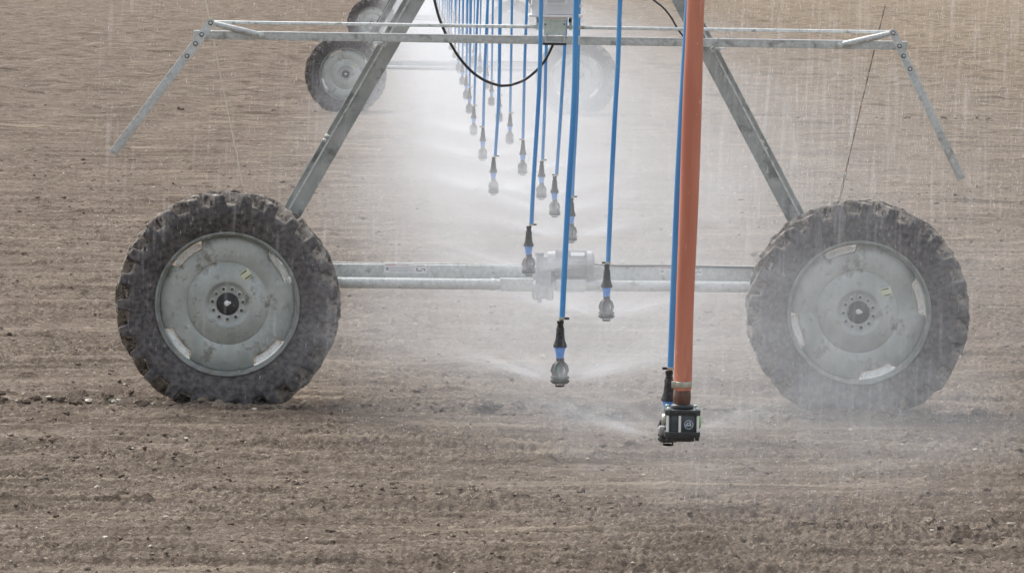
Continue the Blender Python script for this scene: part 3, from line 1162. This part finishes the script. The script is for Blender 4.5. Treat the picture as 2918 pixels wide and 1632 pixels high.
for px, py, cv, sc, lab, nz in NEAR:
    drop(px, py, curve=cv, screw=sc, label=lab, nozzle=nz)
far_list = [(1422, 350, 'R'), (1337, 325, 'L'), (1400, 303, 'R'), (1387, 255, 'R'), (1328, 284, 'L'), (1317, 243, 'L'),
            (1306, 204, 'L'), (1367, 210, 'R'), (1296, 167, 'L')]
for s, start, ratio in (('R', 2.905e-3, .498), ('L', 3.25e-3, .347)):
    q = start
    while 1 / q > 158:
        dy = 1 / q
        far_list.append((1178.7 + ratio * dy + random.uniform(-1.5, 1.5), dy - 164.0, s))
        q += .23e-3
far_list.sort(key=lambda t: -t[1])
cnt = {'R': 0, 'L': 0}
ordn = ['first', 'second', 'third', 'fourth', 'fifth', 'sixth', 'seventh', 'eighth', 'ninth', 'tenth', 'eleventh', 'twelfth',
        'thirteenth', 'fourteenth', 'fifteenth', 'sixteenth', 'seventeenth', 'eighteenth', 'nineteenth', 'twentieth', 'twenty-first',
        'twenty-second', 'twenty-third', 'twenty-fourth']
for px, py, s in far_list:
    k = cnt[s]; cnt[s] += 1
    side = 'left' if s == 'L' else 'right'
    where = 'inside the cable loop' if py > 250 else ('behind the cross bar' if py > 70 else 'at the top edge')
    drop(px, py, label='%s distant misty drop from the front of the %s row, %s' % (ordn[k], side, where), nozzle='dkgreen')

# ------------------------------------------------------------------ orange hose and its drain valve
YO = SPR[0].y - .14
O = lambda x, y, d=0.0: at(x, y, YO + d)
drain = empty('drain_hose', O(1943, 1210), 'thick orange hose ending in a square black bolted valve', 'hose')
cv = [(1983, -6), (1974, 250), (1964, 560), (1952, 860), (1946, 1085)]
pts = [O(x, y) for x, y in cv]
pts = [pts[0] + (pts[0] - pts[1]).normalized() * 1.3] + pts
sp = smooth_pts(pts, 12)
ZO = lambda y: O(1946, y).z
mb = MB()
rs = []
for i, p_ in enumerate(sp):
    f = i / (len(sp) - 1)
    rs.append(.0365 + .0035 * math.sin(3 + f * 9) * (1 - f) + .002 * (1 - f))
mb.tube(sp, rs, 'orange', 28, sq=.85)
mb.tube([O(1946, 1080), O(1945, 1103), O(1945, 1111)], [.0362, .0362, .0345], 'orange', 28)
hose_o = mb.build('orange_hose', drain)
mb = MB()
c = O(1945, 1094)
mb.lathe(c, [(.0365, -.012), (.0385, -.011), (.0385, .011), (.0365, .012)], 'clampsteel', 32)
mb.box(c + Vector((-.034, -.016, 0)), (.022, .020, .026), 'clampsteel')
mb.build('band_clamp', drain, bevel=.001)
mb = MB()
c = O(1943.5, 1131)
mb.lathe(c, [(.032, .030), (.0345, .026), (.0365, .0), (.0350, -.018), (.033, -.028)], 'brown', 32)
mb.build('rubber_cuff', drain)
c = O(1943, 1205)
px2m = YO / F
Zr = lambda y: O(1943, y).z


def oct_prism(mb, cx, cy, half, z0, z1, cut, m):
    v = []
    for z in (z0, z1):
        for x, y in ((-half + cut, -half), (half - cut, -half), (half, -half + cut), (half, half - cut), (half - cut, half),
                     (-half + cut, half), (-half, half - cut), (-half, -half + cut)):
            v.append((cx + x, cy + y, z))
    mb.add(v, [tuple(range(7, -1, -1)), tuple(range(8, 16))] + [(i, (i + 1) % 8, 8 + (i + 1) % 8, 8 + i) for i in range(8)], m)


hw_ = 50.5 * px2m
mb = MB()
oct_prism(mb, c.x, c.y, hw_ * .92, Zr(1226), Zr(1178), .022, 'valvewin')
oct_prism(mb, c.x, c.y, hw_, Zr(1179), Zr(1163), .014, 'valve')
oct_prism(mb, c.x, c.y, hw_, Zr(1241), Zr(1225), .014, 'valve')
mb.lathe(Vector((c.x, c.y, 0)), [(.045, Zr(1163) - .001), (.047, Zr(1159)), (.044, Zr(1152)), (.036, Zr(1149))], 'valve', 32)
oct_prism(mb, c.x, c.y, hw_ * .70, Zr(1254), Zr(1240.5), .016, 'valve')
body = mb.build('valve_body', drain, bevel=.0025)
for x in (-43, -9, 43):
    y = -.93 if x == -9 else -.78
    mb = MB()
    mb.tube([Vector((c.x + x * px2m, c.y + hw_ * y - .006, Zr(1225))), Vector((c.x + x * px2m, c.y + hw_ * y - .006, Zr(1179)))], .0052, 'boxlip', 10)
    mb.build('tie_rod', body)
for x in (-41, 42):
    for yb in (-.8, .8):
        mb = MB()
        mb.lathe(Vector((c.x + x * px2m, c.y + hw_ * yb, Zr(1247))), [(.0085, -.004), (.0085, .012)], 'valve', 6)
        mb.lathe(Vector((c.x + x * px2m, c.y + hw_ * yb, Zr(1163))), [(.0085, -.001), (.0085, .008), (.005, .010)], 'plate', 6)
        mb.build('bolt', body)
mb = MB()                                    # round raised badge on the front
ce = Vector((c.x + 17 * px2m, c.y - hw_ * .92, Zr(1204)))
v, f = [], []
N = 28
for r_, yo in ((.0185, 0), (.0185, -.0025), (.0155, -.0025), (.0155, -.0012)):
    for k in range(N):
        a = 2 * math.pi * k / N
        v.append(ce + Vector((r_ * math.cos(a), yo, r_ * math.sin(a))))
for i in range(3):
    for k in range(N):
        k2 = (k + 1) % N
        f.append((i * N + k, i * N + k2, (i + 1) * N + k2, (i + 1) * N + k))
mb.add(v, f, 'emblem')
mb.lathe(ce + Vector((0, 0, 0)), [(.0155, -.0005), (.0155, -.0012)], 'valvewin', 28, 'Y')
for ox, oz, sx, sz, rot in ((-.008, .001, .006, .016, .6), (-.003, -.004, .014, .005, -.3), (.006, .003, .006, .018, -.2), (.001, .006, .010, .004, .4)):
    mb.box(ce + Vector((ox, -.002, oz)), (sx, .0015, sz), 'emblem', Matrix.Rotation(rot, 3, 'Y'))
mb.build('badge', body)
mb = MB()
cg = Vector((c.x + 49 * px2m, c.y + .004, Zr(1199)))
mb.lathe(cg, [(.031, -.004), (.031, .002), (.029, .006), (.024, .008), (.010, .0085)], 'lime', 28, 'X')
mb.build('green_cap', drain)
mb = MB()
cg = Vector((c.x - 50 * px2m, c.y + .002, Zr(1195)))
mb.lathe(cg, [(.023, .006), (.023, -.004), (.019, -.010), (.008, -.011)], 'clampsteel', 24, 'X')
mb.build('side_plug', drain)
mb = MB()
cg = Vector((c.x - 57 * px2m, c.y + .03, Zr(1227)))
mb.lathe(cg, [(.012, .014), (.018, .010), (.018, -.008), (.010, -.014)], 'motor', 12, 'X')
mb.tube([cg + Vector((.01, 0, .004)), cg + Vector((.03, 0, .012))], .010, 'motor', 10)
mb.build('drain_nipple', drain)

# ------------------------------------------------------------------ water in the air


def vmath(n, l, op, a, b=None, c=None, clamp=False):
    x = n.new("ShaderNodeMath"); x.operation = op; x.use_clamp = clamp
    for i_, q in enumerate((a, b, c)):
        if q is None:
            continue
        if isinstance(q, (int, float)):
            x.inputs[i_].default_value = q
        else:
            l.new(q, x.inputs[i_])
    return x.outputs[0]


def spray_material(name, cut=False):
    m = vol_mat(name, 1.0)
    n, l = m.node_tree.nodes, m.node_tree.links
    v = next(q for q in n if q.type == 'PRINCIPLED_VOLUME')
    tc = n.new("ShaderNodeTexCoord")
    sp_ = n.new("ShaderNodeSeparateXYZ")
    l.new(tc.outputs["Object"], sp_.inputs[0])
    x, y, z = sp_.outputs
    r2 = vmath(n, l, 'ADD', vmath(n, l, 'MULTIPLY', x, x), vmath(n, l, 'MULTIPLY', y, y))
    r = vmath(n, l, 'SQRT', r2)
    zc = vmath(n, l, 'SUBTRACT', vmath(n, l, 'MULTIPLY', r, .36), vmath(n, l, 'MULTIPLY', r2, .17))
    w = vmath(n, l, 'MULTIPLY_ADD', r, .088, .005)
    q = vmath(n, l, 'DIVIDE', vmath(n, l, 'SUBTRACT', z, zc), w)
    g = vmath(n, l, 'EXPONENT', vmath(n, l, 'MULTIPLY', vmath(n, l, 'MULTIPLY', q, q), -1.0))
    fall = vmath(n, l, 'DIVIDE', vmath(n, l, 'MULTIPLY', .115, vmath(n, l, 'MULTIPLY_ADD', r, 7.0, -.5, clamp=True)), vmath(n, l, 'ADD', r2, .022))
    edge = vmath(n, l, 'SUBTRACT', 1.0, vmath(n, l, 'DIVIDE', r, 1.15), clamp=True)
    ax, ay = vmath(n, l, 'DIVIDE', x, vmath(n, l, 'ADD', r, .02)), vmath(n, l, 'DIVIDE', y, vmath(n, l, 'ADD', r, .02))
    cb = n.new("ShaderNodeCombineXYZ")
    l.new(vmath(n, l, 'MULTIPLY', ax, 3.0), cb.inputs[0])
    l.new(vmath(n, l, 'MULTIPLY', ay, 3.0), cb.inputs[1])
    l.new(vmath(n, l, 'MULTIPLY', vmath(n, l, 'DIVIDE', z, vmath(n, l, 'ADD', r, .05)), 9.0), cb.inputs[2])
    oi = n.new("ShaderNodeObjectInfo")
    va = n.new("ShaderNodeVectorMath"); va.operation = 'ADD'
    l.new(cb.outputs[0], va.inputs[0]); l.new(oi.outputs["Location"], va.inputs[1])
    t = n.new("ShaderNodeTexNoise"); t.inputs["Scale"].default_value = 1.6; t.inputs["Detail"].default_value = 2
    l.new(va.outputs[0], t.inputs["Vector"])
    st = vmath(n, l, 'MULTIPLY_ADD', t.outputs["Fac"], 5.0, -1.7)
    st = vmath(n, l, 'MAXIMUM', st, .08)
    d = vmath(n, l, 'MULTIPLY', vmath(n, l, 'MULTIPLY', g, fall), vmath(n, l, 'MULTIPLY', edge, st))
    if cut:                                  # the drain valve stands in the way on the near side
        blk = vmath(n, l, 'MULTIPLY_ADD', vmath(n, l, 'SUBTRACT', vmath(n, l, 'MULTIPLY', ay, -1.0), vmath(n, l, 'MULTIPLY', ax, -.35)), -4.0, 2.6, clamp=True)
        near_ = vmath(n, l, 'MULTIPLY_ADD', r, -30.0, 3.2, clamp=True)
        d = vmath(n, l, 'MULTIPLY', d, vmath(n, l, 'MAXIMUM', blk, near_))
    l.new(vmath(n, l, 'MULTIPLY', d, 1.05), v.inputs["Density"])
    m.cycles.volume_step_rate = .45
    return m


mb = MB()
mb.lathe((0, 0, 0), [(.03, -.03), (.2, -.03), (1.0, .06), (1.12, .14), (1.08, .34), (.6, .30), (.15, .12), (.03, .05)], spray_material('water_spray'), 20)
spray0 = mb.build('water_spray')
mb = MB()
mb.lathe((0, 0, 0), [(.03, -.03), (.2, -.03), (1.0, .06), (1.12, .14), (1.08, .34), (.6, .30), (.15, .12), (.03, .05)], spray_material('water_spray_behind_valve', True), 20)
sprayA = mb.build('water_spray')
labs_s = ['white fan of water flying out behind the black drain valve', 'white fan of water around the lowest sprinkler left of the orange hose',
          'thin fan of water at the sprinkler just left of the orange hose, below the axle beam', 'fan of water crossing in front of the drive motor']
for i, b in enumerate(SPR[:12]):
    o = sprayA if i == 0 else (spray0 if i == 1 else link(spray0.copy()))
    o.location = b + Vector((0, 0, .008))
    tag(o, labs_s[i] if i < 4 else 'faint fan of water at the %s sprinkler from the front' % ordn[i], 'spray', 'fans of water at the sprinklers', 'stuff')

# drifting mist along the line: nested soft plumes
SH = [  # left edge, right edge, top, y start, y end, density
    (.20, 1.75, 1.15, 27.0, 214, .0058),
    (.05, 2.00, 1.30, 25.8, 218, .0050),
    (-.10, 2.30, 1.45, 24.6, 220, .0045),
    (-.25, 2.60, 1.60, 23.4, 223, .0042),
    (-.42, 3.00, 1.76, 22.2, 226, .0046),
    (-.65, 3.50, 1.92, 21.0, 229, .0044),
    (-.95, 4.20, 2.10, 20.0, 232, .0043),
    (-1.35, 5.40, 2.30, 19.0, 235, .0032),
]
mb = MB()
for i, (xl_, xr_, top_, ya, yb, dn) in enumerate(SH):
    xc, hwid = (xl_ + xr_) / 2, (xr_ - xl_) / 2
    m = vol_mat('mist_%d' % i, dn)
    ny, na = 90, 28
    v, f = [], []
    ys = ya * (yb / ya) ** np.linspace(0, 1, ny)
    for j, y in enumerate(ys):
        g = min(1.0, (y - ya + .01) / (6 + ya * .12)) ** .5
        g *= min(1.0, (yb - y + .01) / 4) ** .5
        for k in range(na):
            a = 2 * math.pi * k / na
            nx = 1 + .22 * float(perlin(y * .35 + i * 7, k * .35, 90 + i)) * math.sin(math.pi * k / na) + .1 * float(perlin(y * 1.3, math.cos(a) * 2 + i, 120 + i))
            x = xc + hwid * g * nx * math.copysign(abs(math.cos(a)) ** .8, math.cos(a))
            z0 = -.45
            zt = top_ * (.55 + .45 * g) * (1 + .10 * float(perlin(y * .8 + i * 3, math.cos(a) * 2.5, 100 + i)))
            z = (z0 + zt) / 2 + (zt - z0) / 2 * math.sin(a)
            v.append((x, y, z))
    for j in range(ny - 1):
        for k in range(na):
            k2 = (k + 1) % na
            f.append((j * na + k, j * na + k2, (j + 1) * na + k2, (j + 1) * na + k))
    f.append(tuple(reversed(range(na))))
    f.append(tuple((ny - 1) * na + k for k in range(na)))
    mb.add(v, f, m)
PF = [vol_mat('mist_puff_%d' % k, d_) for k, d_ in enumerate((.034, .024, .016, .030, .020, .014, .026, .015, .021, .012))]
ys_ = np.sort(21.5 + 55 * rng.uniform(0, 1, 170) ** 1.7)
for i, y in enumerate(ys_):
    y = y * 1.0
    x = .55 + .0055 * y + rng.normal(0, .55) + (rng.uniform(0, 1.8) if rng.uniform() < .45 else 0)
    z = rng.uniform(.45, 1.35)
    rx, ry, rz = rng.uniform(.18, .75), rng.uniform(.3, 1.1), rng.uniform(.10, .45)
    tilt = rng.uniform(-.1, .4) * (1 if x > .85 else -1)
    if i % 5 == 0:                          # water drifting across the lower part of the right wheel
        y = rng.uniform(22, 27.6); x = y * .100 + rng.normal(-.15, .5); z = rng.uniform(.35, .95)
    v, f = [], []
    na, nb = 18, 10
    for a in range(nb + 1):
        th = math.pi * a / nb
        for k in range(na):
            ph = 2 * math.pi * k / na
            d = np.array([math.sin(th) * math.cos(ph), math.sin(th) * math.sin(ph), math.cos(th)])
            w = 1 + .35 * float(perlin(d[0] * 1.5 + i * 3.1, d[2] * 1.5 + d[1], 200)) + .18 * float(perlin(d[0] * 4 + i, d[2] * 4 + d[1] * 3, 201))
            v.append((x + d[0] * rx * w, y + d[1] * ry * w, z + d[2] * rz * w + abs(d[0]) * 0 + d[0] * rx * tilt))
    for a in range(nb):
        for k in range(na):
            k2 = (k + 1) % na
            f.append((a * na + k, (a + 1) * na + k, (a + 1) * na + k2, a * na + k2))
    mb.add(v, f, PF[i % 10])
tag(mb.build('mist'), 'white water mist drifting low along the row of sprinklers', 'mist', kind='stuff')

# threads of falling drizzle
mb = MB()
VD = vol_mat('drizzle', 2.7)
VD2 = vol_mat('water_drops', 60.0)


def thread(c, w, L, lean, m, prof, seg=6):
    v, f = [], []
    for r_, h_ in prof:
        for k in range(seg):
            a = k * 2 * math.pi / seg
            v.append((c.x + math.cos(a) * r_ * w + lean * h_ * L, c.y + math.sin(a) * r_ * w, c.z + h_ * L))
    n_ = len(prof)
    for i in range(n_ - 1):
        for k in range(seg):
            k2 = (k + 1) % seg
            f.append((i * seg + k, i * seg + k2, (i + 1) * seg + k2, (i + 1) * seg + k))
    f.append(tuple(reversed(range(seg)))); f.append(tuple((n_ - 1) * seg + k for k in range(seg)))
    mb.add(v, f, m)


P7 = [(0.15, -1), (.55, -.8), (.85, -.45), (1, 0), (.85, .45), (.55, .8), (.15, 1)]
P3 = [(.2, -1), (1, -.3), (.8, .3), (.2, 1)]


def drizzle_px():
    u = rng.uniform()
    if u < .45:
        return rng.uniform(1980, 2918), rng.uniform(-80, 620)
    if u < .80:
        return rng.normal(2350, 330), rng.uniform(200, 1450)
    if u < .95:
        return rng.uniform(250, 1150), rng.uniform(-80, 1000)
    return rng.uniform(1000, 2000), rng.uniform(-50, 1200)


for _ in range(950):
    Y = rng.uniform(17.5, 27.8)
    px, py = drizzle_px()
    c = at(px, py, Y)
    L = rng.uniform(.05, .20)
    if c.z < .1 + L or px > 3000:
        continue
    thread(c, rng.uniform(.003, .012), L, rng.uniform(-.02, .06), VD, P7)
for _ in range(7500):
    Y = rng.uniform(17.3, 28.0)
    px, py = drizzle_px() if rng.uniform() < .6 else (rng.uniform(250, 2900) if rng.uniform() < .25 else rng.uniform(900, 2900), rng.uniform(0, 1500))
    c = at(px, py, Y)
    if c.z < .05:
        continue
    thread(c, rng.uniform(.0012, .0030), rng.uniform(.003, .014), rng.uniform(-.05, .1), VD2, P3, 4)
tag(mb.build('drizzle'), 'faint pale threads of falling water drops', 'drizzle', kind='stuff')
